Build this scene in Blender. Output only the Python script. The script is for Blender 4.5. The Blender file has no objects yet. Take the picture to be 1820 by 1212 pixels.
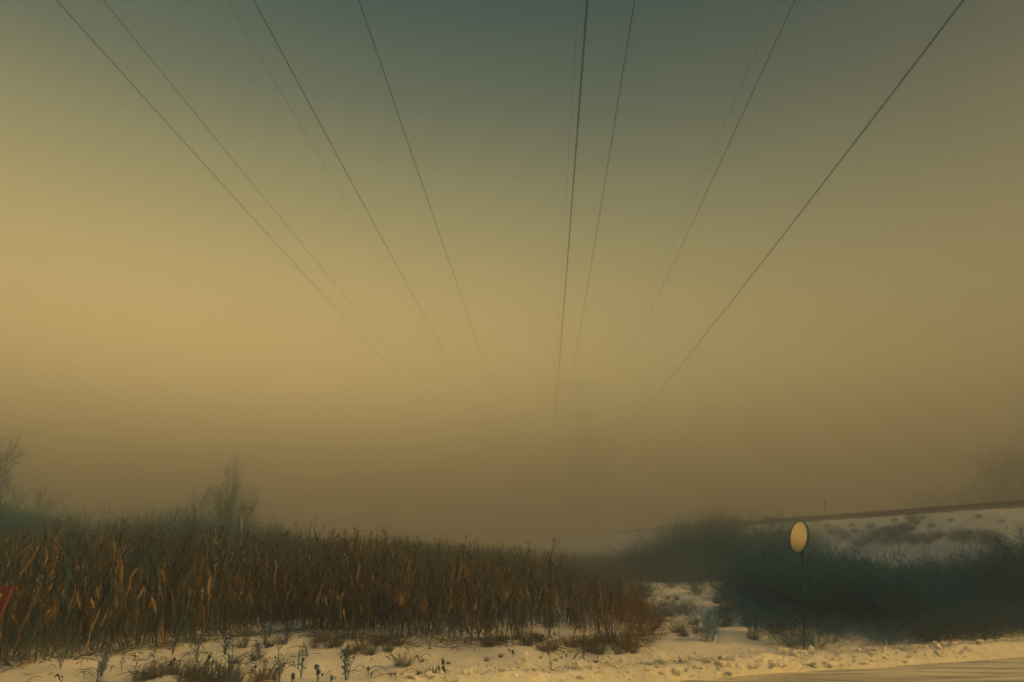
import bpy, math, random
import numpy as np
from mathutils import Vector, Matrix
R = math.radians
rng = np.random.default_rng(7)
random.seed(7)
scene = bpy.context.scene
COL = scene.collection

# ------------------------------------------------------------------ camera
FPX = 1213.0                       # focal length in pixels of a 1820 px wide frame
PITCH = math.atan(359 / FPX)
EYE = 2.2
cam_d = bpy.data.cameras.new('camera')
cam_d.sensor_width = 36.0
cam_d.lens = 36.0 * FPX / 1820
cam_d.clip_start = 0.1
cam_d.clip_end = 6000
cam = bpy.data.objects.new('camera', cam_d)
cam.location = (0, 0, EYE)
cam.rotation_euler = (math.pi / 2 + PITCH, 0, 0)
COL.objects.link(cam)
scene.camera = cam

# ------------------------------------------------------------------ world, sun, exposure
SUN_AZ, SUN_EL = R(112), R(30)     # azimuth from +Y, negative = left
world = bpy.data.worlds.new('World')
scene.world = world
world.use_nodes = True
nt = world.node_tree
nt.nodes.clear()
N = nt.nodes.new
L = nt.links.new
def ramp(tree, stops, interp='LINEAR'):
    n = tree.nodes.new('ShaderNodeValToRGB')
    cr = n.color_ramp
    cr.interpolation = interp
    while len(cr.elements) > 1:
        cr.elements.remove(cr.elements[-1])
    cr.elements[0].position = stops[0][0]
    cr.elements[0].color = (*stops[0][1], 1)
    for p, c in stops[1:]:
        e = cr.elements.new(p)
        e.color = (*c, 1)
    return n
out = N('ShaderNodeOutputWorld')
bg_sky = N('ShaderNodeBackground')
sky = N('ShaderNodeTexSky')
sky.sky_type = 'NISHITA'
sky.sun_disc = False
sky.sun_elevation = SUN_EL
sky.sun_rotation = SUN_AZ
sky.dust_density = 4
sky.air_density = 1.5
L(sky.outputs[0], bg_sky.inputs[0])
bg_sky.inputs[1].default_value = 0.005
# the fog bank's own veil of light: tan low at the left, dull green above it
tc = N('ShaderNodeTexCoord')
sep = N('ShaderNodeSeparateXYZ')
L(tc.outputs['Generated'], sep.inputs[0])
SKY_STOPS = [(0.00, (.012, .062, .072)), (0.04, (.075, .085, .060)), (0.10, (.42, .285, .107)),
             (0.20, (.74, .485, .152)), (0.30, (.53, .375, .130)), (0.44, (.25, .225, .098)),
             (0.57, (.085, .105, .065)), (0.70, (.018, .045, .034)), (0.80, (.004, .12, .16)), (1.00, (.004, .27, .42))]  # the blue top stops are added out of view to tint the ambient light
rp = ramp(nt, SKY_STOPS, 'LINEAR')
L(sep.outputs[2], rp.inputs[0])
dt = N('ShaderNodeVectorMath')
dt.operation = 'DOT_PRODUCT'
gl = Vector((math.sin(R(-30)) * math.cos(R(14)), math.cos(R(-30)) * math.cos(R(14)), math.sin(R(14))))
dt.inputs[1].default_value = gl
L(tc.outputs['Generated'], dt.inputs[0])
rp2 = ramp(nt, [(0.0, (.36, .45, .52)), (0.45, (.56, .61, .66)), (0.75, (.82, .86, .88)), (1.0, (1.25, 1.2, 1.12))])
L(dt.outputs['Value'], rp2.inputs[0])
mx = N('ShaderNodeMix')
mx.data_type = 'RGBA'
mx.blend_type = 'MULTIPLY'
mx.inputs[0].default_value = 1
L(rp.outputs[0], mx.inputs[6])
L(rp2.outputs[0], mx.inputs[7])
bg_fog = N('ShaderNodeBackground')
L(mx.outputs[2], bg_fog.inputs[0])
bg_fog.inputs[1].default_value = 1.08
addw = N('ShaderNodeAddShader')
L(bg_sky.outputs[0], addw.inputs[0])
L(bg_fog.outputs[0], addw.inputs[1])
L(addw.outputs[0], out.inputs[0])

sun_d = bpy.data.lights.new('sun', 'SUN')
sun_d.energy = 5.0
sun_d.color = (1.0, .55, .10)
sun_d.angle = R(12)
sun = bpy.data.objects.new('sun', sun_d)
sv = Vector((math.sin(SUN_AZ) * math.cos(SUN_EL), math.cos(SUN_AZ) * math.cos(SUN_EL), math.sin(SUN_EL)))
sun.rotation_euler = sv.to_track_quat('Z', 'Y').to_euler()
sun.location = sv * 300
COL.objects.link(sun)

scene.view_settings.view_transform = 'Standard'
scene.view_settings.look = 'None'
scene.view_settings.gamma = 1
scene.view_settings.exposure = 0.40
scene.render.engine = 'CYCLES'
cy = scene.cycles
cy.use_denoising = True
cy.volume_bounces = 6
cy.max_bounces = 10
cy.diffuse_bounces = 3
cy.transmission_bounces = 3
cy.caustics_reflective = False
cy.caustics_refractive = False

# ------------------------------------------------------------------ geometry of the picture
def ray(px, py):
    a = (px - 910) / FPX
    b = (606 - py) / FPX
    return np.array([a, math.cos(PITCH) - b * math.sin(PITCH), math.sin(PITCH) + b * math.cos(PITCH)])
def gnd(px, py):                   # a ground point seen at a pixel of the 1820 px frame
    q = ray(px, py)
    return q[:2] * (-EYE / q[2])
def at_depth(px, dist):            # ground point under pixel column px, dist metres away
    q = ray(px, 965)[:2]
    return q / np.hypot(*q) * dist

# ------------------------------------------------------------------ helpers
def new_mesh(name, verts, faces, mat=None, smooth=False, attr=None):
    v = np.ascontiguousarray(verts, dtype=np.float32)
    me = bpy.data.meshes.new(name)
    fl = faces if isinstance(faces, list) else [faces]
    fl = [np.asarray(f, dtype=np.int32) for f in fl if len(f)]
    nl = sum(f.size for f in fl)
    nf = sum(len(f) for f in fl)
    me.vertices.add(len(v))
    me.vertices.foreach_set('co', v.ravel())
    me.loops.add(nl)
    me.loops.foreach_set('vertex_index', np.concatenate([f.ravel() for f in fl]))
    me.polygons.add(nf)
    tot = np.concatenate([np.full(len(f), f.shape[1], dtype=np.int32) for f in fl])
    st = np.concatenate([[0], np.cumsum(tot)[:-1]]).astype(np.int32)
    me.polygons.foreach_set('loop_start', st)
    me.polygons.foreach_set('loop_total', tot)
    me.polygons.foreach_set('use_smooth', np.full(nf, smooth, dtype=bool))
    if attr is not None:
        a = me.attributes.new('tone', 'FLOAT', 'POINT')
        a.data.foreach_set('value', np.asarray(attr, dtype=np.float32))
    me.update(calc_edges=True)
    me.validate()
    if mat:
        me.materials.append(mat)
    return me

class MB:
    """collects quads and triangles for one mesh"""
    def __init__(s):
        s.v, s.q, s.t, s.a, s.n = [], [], [], [], 0
    def add(s, v, q=None, t=None, tone=0.5):
        v = np.asarray(v, dtype=float).reshape(-1, 3)
        s.v.append(v)
        s.a.append(np.full(len(v), tone) if np.isscalar(tone) else np.asarray(tone))
        if q is not None and len(q): s.q.append(np.asarray(q) + s.n)
        if t is not None and len(t): s.t.append(np.asarray(t) + s.n)
        s.n += len(v)
    def arrays(s):
        V = np.concatenate(s.v)
        A = np.concatenate(s.a)
        Q = np.concatenate(s.q) if s.q else np.zeros((0, 4), int)
        T = np.concatenate(s.t) if s.t else np.zeros((0, 3), int)
        return V, Q, T, A
    def mesh(s, name, mat, smooth=False):
        V, Q, T, A = s.arrays()
        return new_mesh(name, V, [Q, T], mat, smooth, A)
    def tube(s, pts, rad, sides=4, tone=0.5, cap=True):
        pts = np.asarray(pts, dtype=float)
        n = len(pts)
        rad = np.full(n, rad) if np.isscalar(rad) else np.asarray(rad, dtype=float)
        tn = np.gradient(pts, axis=0)
        tn /= np.linalg.norm(tn, axis=1)[:, None] + 1e-9
        up = np.array([0, 0, 1.0]) if abs(tn[0][2]) < .8 else np.array([1.0, 0, 0])
        a = np.cross(tn, up); a /= np.linalg.norm(a, axis=1)[:, None] + 1e-9
        b = np.cross(tn, a)
        th = np.arange(sides) * 2 * np.pi / sides
        V = pts[:, None, :] + rad[:, None, None] * (np.cos(th)[None, :, None] * a[:, None, :] + np.sin(th)[None, :, None] * b[:, None, :])
        i = np.arange(n - 1)[:, None] * sides
        j = np.arange(sides)[None, :]
        k = (j + 1) % sides
        Q = np.stack([i + j, i + k, i + sides + k, i + sides + j], -1).reshape(-1, 4)
        T = []
        if cap:
            e = (n - 1) * sides
            T = [[e, e + m, e + m + 1] for m in range(1, sides - 1)] + [[0, m + 1, m] for m in range(1, sides - 1)]
        s.add(V.reshape(-1, 3), Q, T, tone)
    def box(s, c, d, rot=0.0, tone=0.5):
        x, y, z = [q / 2 for q in d]
        V = np.array([[-x, -y, -z], [x, -y, -z], [x, y, -z], [-x, y, -z], [-x, -y, z], [x, -y, z], [x, y, z], [-x, y, z]])
        ca, sa = math.cos(rot), math.sin(rot)
        V = V @ np.array([[ca, sa, 0], [-sa, ca, 0], [0, 0, 1]]) + np.array(c)
        s.add(V, [[0, 3, 2, 1], [4, 5, 6, 7], [0, 1, 5, 4], [1, 2, 6, 5], [2, 3, 7, 6], [3, 0, 4, 7]], None, tone)
    def prisms(s, P0, P1, R0, R1, sides=3, tone=None):
        """many straight tapered twigs at once"""
        P0, P1 = np.asarray(P0), np.asarray(P1)
        n = len(P0)
        d = P1 - P0
        d /= np.linalg.norm(d, axis=1)[:, None] + 1e-9
        up = np.where(np.abs(d[:, 2:3]) < .8, np.array([[0, 0, 1.0]]), np.array([[1.0, 0, 0]]))
        a = np.cross(d, up); a /= np.linalg.norm(a, axis=1)[:, None]
        b = np.cross(d, a)
        th = np.arange(sides) * 2 * np.pi / sides
        off = np.cos(th)[None, :, None] * a[:, None, :] + np.sin(th)[None, :, None] * b[:, None, :]
        V = np.concatenate([P0[:, None, :] + off * np.asarray(R0)[:, None, None],
                            P1[:, None, :] + off * np.asarray(R1)[:, None, None]], 1)
        base = np.arange(n)[:, None] * (2 * sides)
        j = np.arange(sides)[None, :]
        k = (j + 1) % sides
        Q = np.stack([base + j, base + k, base + sides + k, base + sides + j], -1).reshape(-1, 4)
        A = np.repeat(np.full(n, .5) if tone is None else tone, 2 * sides)
        s.add(V.reshape(-1, 3), Q, None, A)

def link(o, parent=None):
    COL.objects.link(o)
    if parent: o.parent = parent
    return o
def tag(o, label=None, cat=None, group=None, kind=None):
    if label: o['label'] = label
    if cat: o['category'] = cat
    if group: o['group'] = group
    if kind: o['kind'] = kind
    return o
def thing(name, loc, rz=0, label=None, cat=None, group=None, scale=1):
    o = bpy.data.objects.new(name, None)
    o.empty_display_size = .1
    o.location = loc
    o.rotation_euler = (0, 0, rz)
    o.scale = (scale,) * 3 if np.isscalar(scale) else scale
    link(o)
    return tag(o, label, cat, group)
def part(name, me, parent=None):
    return link(bpy.data.objects.new(name, me), parent)

# value noise in numpy
_tab = rng.random((256, 256))
def vnoise(x, y):
    xi = np.floor(x).astype(int); yi = np.floor(y).astype(int)
    fx = x - xi; fy = y - yi
    fx = fx * fx * (3 - 2 * fx); fy = fy * fy * (3 - 2 * fy)
    a = _tab[xi & 255, yi & 255]; b = _tab[(xi + 1) & 255, yi & 255]
    c = _tab[xi & 255, (yi + 1) & 255]; d = _tab[(xi + 1) & 255, (yi + 1) & 255]
    return (a * (1 - fx) + b * fx) * (1 - fy) + (c * (1 - fx) + d * fx) * fy
def fbm(x, y, oct=4):
    s = 0; a = .5
    for i in range(oct):
        s = s + a * (vnoise(x * 2 ** i + 17 * i, y * 2 ** i + 31 * i) - .5)
        a *= .5
    return s
def sstep(a, b, x):
    t = np.clip((x - a) / (b - a), 0, 1)
    return t * t * (3 - 2 * t)

# ------------------------------------------------------------------ layout
# road edge: a gentle curve through the two points seen at the foot of the picture
def road_edge_y(x):
    x = np.asarray(x, dtype=float)
    return 11.55 + .30 * x + .0035 * x * x * np.where(x > 0, 1, .4)
def road_side(x, y):               # metres beyond the far edge of the road
    return (np.asarray(y) - road_edge_y(x)) * .95
# railway embankment: dir e, lateral m
e_ = ray(800, 965)[:2]; e_ = e_ / np.hypot(*e_)
m_ = np.array([e_[1], -e_[0]])
EMB_L = 35.0
EMB_H = EYE + .0712 * EMB_L        # height of rail head
# power lines
d_ = ray(970, 965)[:2]; d_ = d_ / np.hypot(*d_)
n_ = np.array([d_[1], -d_[0]])

CR_X = np.array([-14, -11, -9.3, -8.6, -7.7, -6.6, -5.6, -4.6, -3.6, -1.0, 1.0, 2.6, 3.4, 4.5])
CR_Y = np.array([11.9, 13.0, 14.4, 16.2, 18.0, 19.2, 20.2, 18.6, 17.6, 17.2, 16.6, 17.0, 18.5, 22])
def corn_front(x): return np.interp(x, CR_X, CR_Y)
def corn_right(y): return np.interp(y, [16, 19, 25, 40, 70, 130], [2.8, 3.5, 4.4, 7.0, 11, 18])

def emb_profile(x, y):
    lat = np.asarray(x) * m_[0] + np.asarray(y) * m_[1]
    al = np.asarray(x) * e_[0] + np.asarray(y) * e_[1]
    top = EMB_H - .50
    z = top * sstep(EMB_L - 12.5, EMB_L - 2.6, lat) * (1 - sstep(EMB_L + 6.5, EMB_L + 16, lat))
    z2 = np.clip((lat - (EMB_L - 12.5)) / 9.6, 0, 1) * top * (1 - sstep(EMB_L + 6.5, EMB_L + 16, lat))
    return .35 * z + .65 * z2, lat
def ground_z(x, y, fine=True):
    x = np.asarray(x, dtype=float); y = np.asarray(y, dtype=float)
    rs = road_side(x, y)
    z = .35 * fbm(x / 9, y / 9, 2) * sstep(1, 5, rs)
    z = z + .26 * fbm(x / 1.5 + 5, y / 1.3, 3) * sstep(.5, 2, rs)
    # shallow ditch behind the berm
    z = z - .10 * np.exp(-((rs - 2.6) / 1.3) ** 2)
    if fine:
        z = z + .085 * fbm(x / .42, y / .34, 4) * sstep(.3, 1.5, rs)
        z = z + .022 * np.abs(fbm(x / .11 + 9, y / .11, 2)) * sstep(.3, 1.5, rs) * sstep(5.5, 2.0, rs) * sstep(-2, 1, x)
    dd = np.hypot(x, y)
    z = z - .005 * np.clip(dd - 20, 0, 60) * sstep(-.16, .02, x / np.maximum(y, 1)) * (y > 0)
    ez, lat = emb_profile(x, y)
    z = z * (1 - .6 * sstep(EMB_L - 14, EMB_L - 10, lat)) + ez
    z = z + .25 * fbm(x / 2.2, y / 2.2, 3) * sstep(EMB_L - 13, EMB_L - 9, lat) * (1 - sstep(EMB_L - 4, EMB_L - 2.5, lat))
    return z
def gz(x, y): return float(ground_z(np.array([x]), np.array([y]))[0])

# ------------------------------------------------------------------ materials
def mat(name, rough=.8, spec=.2):
    m = bpy.data.materials.new(name)
    m.use_nodes = True
    b = m.node_tree.nodes['Principled BSDF']
    b.inputs['Roughness'].default_value = rough
    b.inputs['Specular IOR Level'].default_value = spec
    return m, m.node_tree, b
def noise(t, scale, detail=4, rough=.6, vec='Object'):
    c = t.nodes.new('ShaderNodeTexCoord')
    n = t.nodes.new('ShaderNodeTexNoise')
    n.inputs['Scale'].default_value = scale
    n.inputs['Detail'].default_value = detail
    n.inputs['Roughness'].default_value = rough
    t.links.new(c.outputs[vec], n.inputs['Vector'])
    return n
def bump(t, b, height, strength, dist):
    bp = t.nodes.new('ShaderNodeBump')
    bp.inputs['Strength'].default_value = strength
    bp.inputs['Distance'].default_value = dist
    t.links.new(height, bp.inputs['Height'])
    t.links.new(bp.outputs[0], b.inputs['Normal'])

def snow_mat():
    m, t, b = mat('snow', .75, .25)
    n = noise(t, .55, 5)
    r = ramp(t, [(.30, (.50, .52, .50)), (.5, (.68, .66, .60)), (.75, (.80, .78, .72))])
    t.links.new(n.outputs[0], r.inputs[0])
    # grit and dead grass showing through
    n2 = noise(t, 7, 6, .7)
    r2 = ramp(t, [(.56, (0, 0, 0)), (.72, (1, 1, 1))])
    t.links.new(n2.outputs[0], r2.inputs[0])
    n3 = noise(t, .35, 3)
    r3 = ramp(t, [(.45, (0, 0, 0)), (.62, (1, 1, 1))])
    t.links.new(n3.outputs[0], r3.inputs[0])
    mm = t.nodes.new('ShaderNodeMath'); mm.operation = 'MULTIPLY'
    t.links.new(r2.outputs[0], mm.inputs[0]); t.links.new(r3.outputs[0], mm.inputs[1])
    mm2 = t.nodes.new('ShaderNodeMath'); mm2.operation = 'MULTIPLY'; mm2.inputs[1].default_value = .75
    t.links.new(mm.outputs[0], mm2.inputs[0])
    x = t.nodes.new('ShaderNodeMix'); x.data_type = 'RGBA'
    t.links.new(mm2.outputs[0], x.inputs[0])
    t.links.new(r.outputs[0], x.inputs[6])
    x.inputs[7].default_value = (.12, .12, .09, 1)
    t.links.new(x.outputs[2], b.inputs['Base Color'])
    nb = noise(t, 16, 6, .65)
    bump(t, b, nb.outputs[0], .7, .05)
    return m
def road_mat():
    m, t, b = mat('icy_road', .42, .4)
    mp = t.nodes.new('ShaderNodeMapping'); c = t.nodes.new('ShaderNodeTexCoord')
    mp.inputs['Rotation'].default_value = (0, 0, R(-18)); mp.inputs['Scale'].default_value = (.28, 3.2, 1)
    t.links.new(c.outputs['Object'], mp.inputs[0])
    n = t.nodes.new('ShaderNodeTexNoise'); n.inputs['Scale'].default_value = 1.6; n.inputs['Detail'].default_value = 7; n.inputs['Roughness'].default_value = .65
    t.links.new(mp.outputs[0], n.inputs['Vector'])
    r = ramp(t, [(.36, (.07, .10, .10)), (.44, (.28, .28, .24)), (.52, (.52, .50, .44)), (.62, (.72, .69, .62))])
    t.links.new(n.outputs[0], r.inputs[0])
    t.links.new(r.outputs[0], b.inputs['Base Color'])
    nb = noise(t, 14, 5)
    ad = t.nodes.new('ShaderNodeMath'); ad.operation = 'ADD'
    t.links.new(n.outputs[0], ad.inputs[0]); t.links.new(nb.outputs[0], ad.inputs[1])
    bump(t, b, ad.outputs[0], .6, .05)
    return m
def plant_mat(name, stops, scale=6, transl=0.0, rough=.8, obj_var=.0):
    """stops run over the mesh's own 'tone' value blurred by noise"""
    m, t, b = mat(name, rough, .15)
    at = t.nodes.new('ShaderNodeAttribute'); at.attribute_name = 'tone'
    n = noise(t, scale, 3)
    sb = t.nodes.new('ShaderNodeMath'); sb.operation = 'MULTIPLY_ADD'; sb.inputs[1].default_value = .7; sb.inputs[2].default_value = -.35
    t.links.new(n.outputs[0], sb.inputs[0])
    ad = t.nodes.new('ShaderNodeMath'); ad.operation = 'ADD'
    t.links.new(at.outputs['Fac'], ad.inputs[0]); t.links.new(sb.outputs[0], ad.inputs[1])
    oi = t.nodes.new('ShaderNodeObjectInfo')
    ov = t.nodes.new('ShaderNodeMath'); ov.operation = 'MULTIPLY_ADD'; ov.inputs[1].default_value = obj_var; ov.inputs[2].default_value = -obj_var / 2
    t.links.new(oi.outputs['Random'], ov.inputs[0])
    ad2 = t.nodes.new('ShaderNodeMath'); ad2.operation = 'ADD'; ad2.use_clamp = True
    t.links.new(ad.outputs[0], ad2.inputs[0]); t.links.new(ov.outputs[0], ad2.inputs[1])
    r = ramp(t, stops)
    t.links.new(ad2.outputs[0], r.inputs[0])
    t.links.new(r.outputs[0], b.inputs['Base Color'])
    if transl:
        tr = t.nodes.new('ShaderNodeBsdfTranslucent')
        t.links.new(r.outputs[0], tr.inputs[0])
        ms = t.nodes.new('ShaderNodeMixShader'); ms.inputs[0].default_value = transl
        t.links.new(b.outputs[0], ms.inputs[1]); t.links.new(tr.outputs[0], ms.inputs[2])
        t.links.new(ms.outputs[0], t.nodes['Material Output'].inputs[0])
    return m
M = {}
M['snow'] = snow_mat()
M['road'] = road_mat()
M['leaf'] = plant_mat('dry_corn_leaf', [(0, (.003, .058, .14)), (.42, (.010, .062, .12)), (.57, (.075, .064, .062)), (.79, (.22, .148, .088)), (1, (.50, .35, .21))], 5, .3, .75, .2)  # teal low stops put the tint of shade into the leaf colour
M['stalk'] = plant_mat('dry_corn_stalk', [(0, (.003, .055, .13)), (.55, (.02, .055, .09)), (1, (.28, .17, .08))], 4, 0, .8, .2)  # shade's teal tint is in the stalk's low stops too
M['twig'] = plant_mat('dark_twig', [(0, (.001, .080, .19)), (.5, (.002, .090, .21)), (1, (.020, .085, .15))], 3, 0, .9, .3)
M['grass'] = plant_mat('dead_grass', [(0, (.004, .050, .10)), (.5, (.03, .055, .07)), (.8, (.12, .09, .055)), (1, (.30, .20, .10))], 5, .15, .85, .3)
M['weed'] = plant_mat('dead_weed', [(0, (.002, .045, .12)), (.6, (.006, .055, .11)), (1, (.08, .065, .06))], 5, 0, .85, .2)
M['wire'], _, _b = mat('wire', .55, .3); _b.inputs['Base Color'].default_value = (.008, .05, .07, 1)
m, t, b = mat('steel', .5, .4); b.inputs['Base Color'].default_value = (.06, .09, .10, 1); b.inputs['Metallic'].default_value = .3
nb = noise(t, 20, 4); bump(t, b, nb.outputs[0], .2, .01); M['steel'] = m
m, t, b = mat('mirror_glass', .22, .5); b.inputs['Base Color'].default_value = (.93, .74, .46, 1); b.inputs['Metallic'].default_value = .95
n = noise(t, 9, 4); r = ramp(t, [(.3, (.10, .10, .10)), (.7, (.22, .22, .22))]); t.links.new(n.outputs[0], r.inputs[0]); t.links.new(r.outputs[0], b.inputs['Roughness']); M['mirror'] = m
m, t, b = mat('dark_rim', .85, .1); n = noise(t, 30, 3); r = ramp(t, [(.3, (.012, .05, .065)), (.8, (.03, .07, .085))]); t.links.new(n.outputs[0], r.inputs[0]); t.links.new(r.outputs[0], b.inputs['Base Color']); M['rim'] = m
m, t, b = mat('red_paint', .5, .35); n = noise(t, 12, 5); r = ramp(t, [(.3, (.08, .020, .028)), (.7, (.12, .03, .038))]); t.links.new(n.outputs[0], r.inputs[0]); t.links.new(r.outputs[0], b.inputs['Base Color']); M['red'] = m
m, t, b = mat('yellow_paint', .5, .35); b.inputs['Base Color'].default_value = (.85, .60, .16, 1); M['yellow'] = m
m, t, b = mat('dark_panel', .5, .3); b.inputs['Base Color'].default_value = (.01, .05, .05, 1); M['panel'] = m
m, t, b = mat('ballast', .9, .2); n = noise(t, 6, 5); r = ramp(t, [(.3, (.006, .03, .05)), (.6, (.02, .05, .07)), (.85, (.12, .12, .11))]); t.links.new(n.outputs[0], r.inputs[0]); t.links.new(r.outputs[0], b.inputs['Base Color']); bump(t, b, n.outputs[0], 1, .1); M['ballast'] = m
m, t, b = mat('rail_steel', .45, .4); b.inputs['Base Color'].default_value = (.03, .04, .045, 1); b.inputs['Metallic'].default_value = .5; M['rail'] = m
m, t, b = mat('sleeper_timber', .9, .2); n = noise(t, 5, 4); r = ramp(t, [(.3, (.02, .03, .03)), (.7, (.06, .055, .05))]); t.links.new(n.outputs[0], r.inputs[0]); t.links.new(r.outputs[0], b.inputs['Base Color']); M['sleeper'] = m

# ------------------------------------------------------------------ ground: one polar sheet, fine where the camera sees it
def polar_sheet(r0, r1, k, az_list):
    rr = [r0]
    while rr[-1] < r1:
        rr.append(rr[-1] * (1 + (k if rr[-1] < 60 else k * 4)))
    rr = np.array(rr)
    A, Rr = np.meshgrid(az_list, rr)
    X = Rr * np.sin(A); Y = Rr * np.cos(A)
    n, c = X.shape
    i = np.arange(n - 1)[:, None] * c; j = np.arange(c)[None, :]; j2 = (j + 1) % c
    Q = np.stack([i + j, i + c + j, i + c + j2, i + j2], -1).reshape(-1, 4)
    return X, Y, Q
az = np.concatenate([np.linspace(-46, 46, 900), np.linspace(46, 314, 90)[1:-1]]) * math.pi / 180
X, Y, Q = polar_sheet(9.0, 900, .0045, az)
Z = ground_z(X, Y)
V = np.stack([X, Y, Z], -1).reshape(-1, 3)
# close the middle with a fan (the road covers it)
c0 = len(V)
V = np.vstack([V, [[0, 0, 0]]])
j = np.arange(X.shape[1])
T = np.stack([np.full_like(j, c0), j, (j + 1) % X.shape[1]], -1)
g = part('ground', new_mesh('ground', V, [Q, T[:, ::-1]], M['snow'], True))
tag(g, kind='structure')

# road sheet (icy, compacted snow) and the ploughed bank along its far edge
xs = np.linspace(-90, 130, 900)
ws = np.concatenate([np.linspace(-9, -1, 24)[:-1], np.linspace(-1, .35, 14)])
Xr = xs[None, :] + 0 * ws[:, None]
Yr = road_edge_y(xs)[None, :] + ws[:, None]
Zr = np.maximum(ground_z(Xr, Yr), 0) + .035 + .02 * fbm(Xr / .5, Yr / .2, 3) + .012 * np.sin(ws[:, None] * 5 + 1.2 * fbm(Xr / 6, Yr * 0, 2) * 6)
n, c = Xr.shape
i = np.arange(n - 1)[:, None] * c; j = np.arange(c - 1)[None, :]
Q = np.stack([i + j, i + j + 1, i + c + j + 1, i + c + j], -1).reshape(-1, 4)
tag(part('road', new_mesh('road', np.stack([Xr, Yr, Zr], -1).reshape(-1, 3), Q, M['road'], True)), kind='structure')

xs = np.concatenate([np.linspace(-60, -12, 120)[:-1], np.linspace(-12, 24, 1100), np.linspace(24, 90, 160)[1:]])
ws = np.linspace(-.15, 1.55, 48)
Xb = xs[None, :] + 0 * ws[:, None]
wob = .35 * fbm(xs / 1.7, xs * 0 + 3, 3)[None, :]
Yb = road_edge_y(xs)[None, :] + ws[:, None] + wob
prof = np.interp(ws, [-.15, .1, .35, .65, 1.0, 1.55], [-.08, .10, .23, .20, .08, -.10])[:, None]
hv = (.85 + .9 * fbm(xs / .9, xs * 0 + 8, 3))[None, :]
Zb = .02 + prof * hv + .09 * np.abs(fbm(Xb / .22, Yb / .22, 3)) + .05 * fbm(Xb / .07, Yb / .07, 2)
Zb = Zb * np.interp(ws, [-.15, 0, 1.3, 1.55], [0, 1, 1, 0])[:, None] + np.interp(ws, [-.15, -.05, 1.45, 1.55], [-.12, 0, 0, -.22])[:, None]
n, c = Xb.shape
i = np.arange(n - 1)[:, None] * c; j = np.arange(c - 1)[None, :]
Q = np.stack([i + j, i + j + 1, i + c + j + 1, i + c + j], -1).reshape(-1, 4)
tag(part('snow_bank', new_mesh('snow_bank', np.stack([Xb, Yb, Zb], -1).reshape(-1, 3), Q, M['snow'], True)), kind='structure')

# ploughed-out snow lumps scattered behind the bank
ICO = np.array([[0, 0, 1], [.894, 0, .447], [.276, .851, .447], [-.724, .526, .447], [-.724, -.526, .447], [.276, -.851, .447],
                [.724, .526, -.447], [-.276, .851, -.447], [-.894, 0, -.447], [-.276, -.851, -.447], [.724, -.526, -.447], [0, 0, -1.0]])
ICF = np.array([[0, 1, 2], [0, 2, 3], [0, 3, 4], [0, 4, 5], [0, 5, 1], [1, 6, 2], [2, 7, 3], [3, 8, 4], [4, 9, 5], [5, 10, 1],
                [6, 7, 2], [7, 8, 3], [8, 9, 4], [9, 10, 5], [10, 6, 1], [11, 7, 6], [11, 8, 7], [11, 9, 8], [11, 10, 9], [11, 6, 10]])
nl = 7000
lx = rng.uniform(-5, 26, nl); lw = np.abs(rng.normal(.9, 1.0, nl))
keep = (lx > -1 + 2 * rng.normal(size=nl) * .8)
lx, lw = lx[keep], lw[keep]
ly = road_edge_y(lx) + lw
lz = ground_z(lx, ly)
bankz = np.where(lw < 1.3, np.interp(lw, [0, .35, .65, 1.0, 1.4], [.08, .26, .24, .12, 0]), 0)
ls = .008 + .060 * rng.random(len(lx)) ** 12 + .02 * rng.random(len(lx)) ** 3
VV = ICO[None] * (1 + .35 * rng.normal(size=(len(lx), 12, 1)) * .6) * ls[:, None, None] * np.array([1.2, 1, .8]) + np.stack([lx, ly, np.maximum(lz, bankz)], -1)[:, None, :]
FF = (ICF[None] + 12 * np.arange(len(lx))[:, None, None]).reshape(-1, 3)
tag(part('snow_lumps', new_mesh('snow_lumps', VV.reshape(-1, 3), FF, M['snow'], False)), 'loose crumbs of ploughed snow along the road bank', 'snow', kind='stuff')

# ------------------------------------------------------------------ corn
def ribbon(mb, pts, side, w, tone, fold=.25):
    """a folded leaf blade: centre line with two margins"""
    pts = np.asarray(pts); side = np.asarray(side)
    n = len(pts)
    tn = np.gradient(pts, axis=0); tn /= np.linalg.norm(tn, axis=1)[:, None] + 1e-9
    side = side - (side * tn).sum(1)[:, None] * tn
    side /= np.linalg.norm(side, axis=1)[:, None] + 1e-9
    nor = np.cross(tn, side)
    Lf = pts + side * w[:, None] + nor * (w * fold)[:, None]
    Rt = pts - side * w[:, None] + nor * (w * fold)[:, None]
    V = np.concatenate([Lf, pts, Rt])
    i = np.arange(n - 1)
    Q = np.concatenate([np.stack([i, i + 1, n + i + 1, n + i], -1), np.stack([n + i, n + i + 1, 2 * n + i + 1, 2 * n + i], -1)])
    mb.add(V, Q, None, tone)

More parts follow.
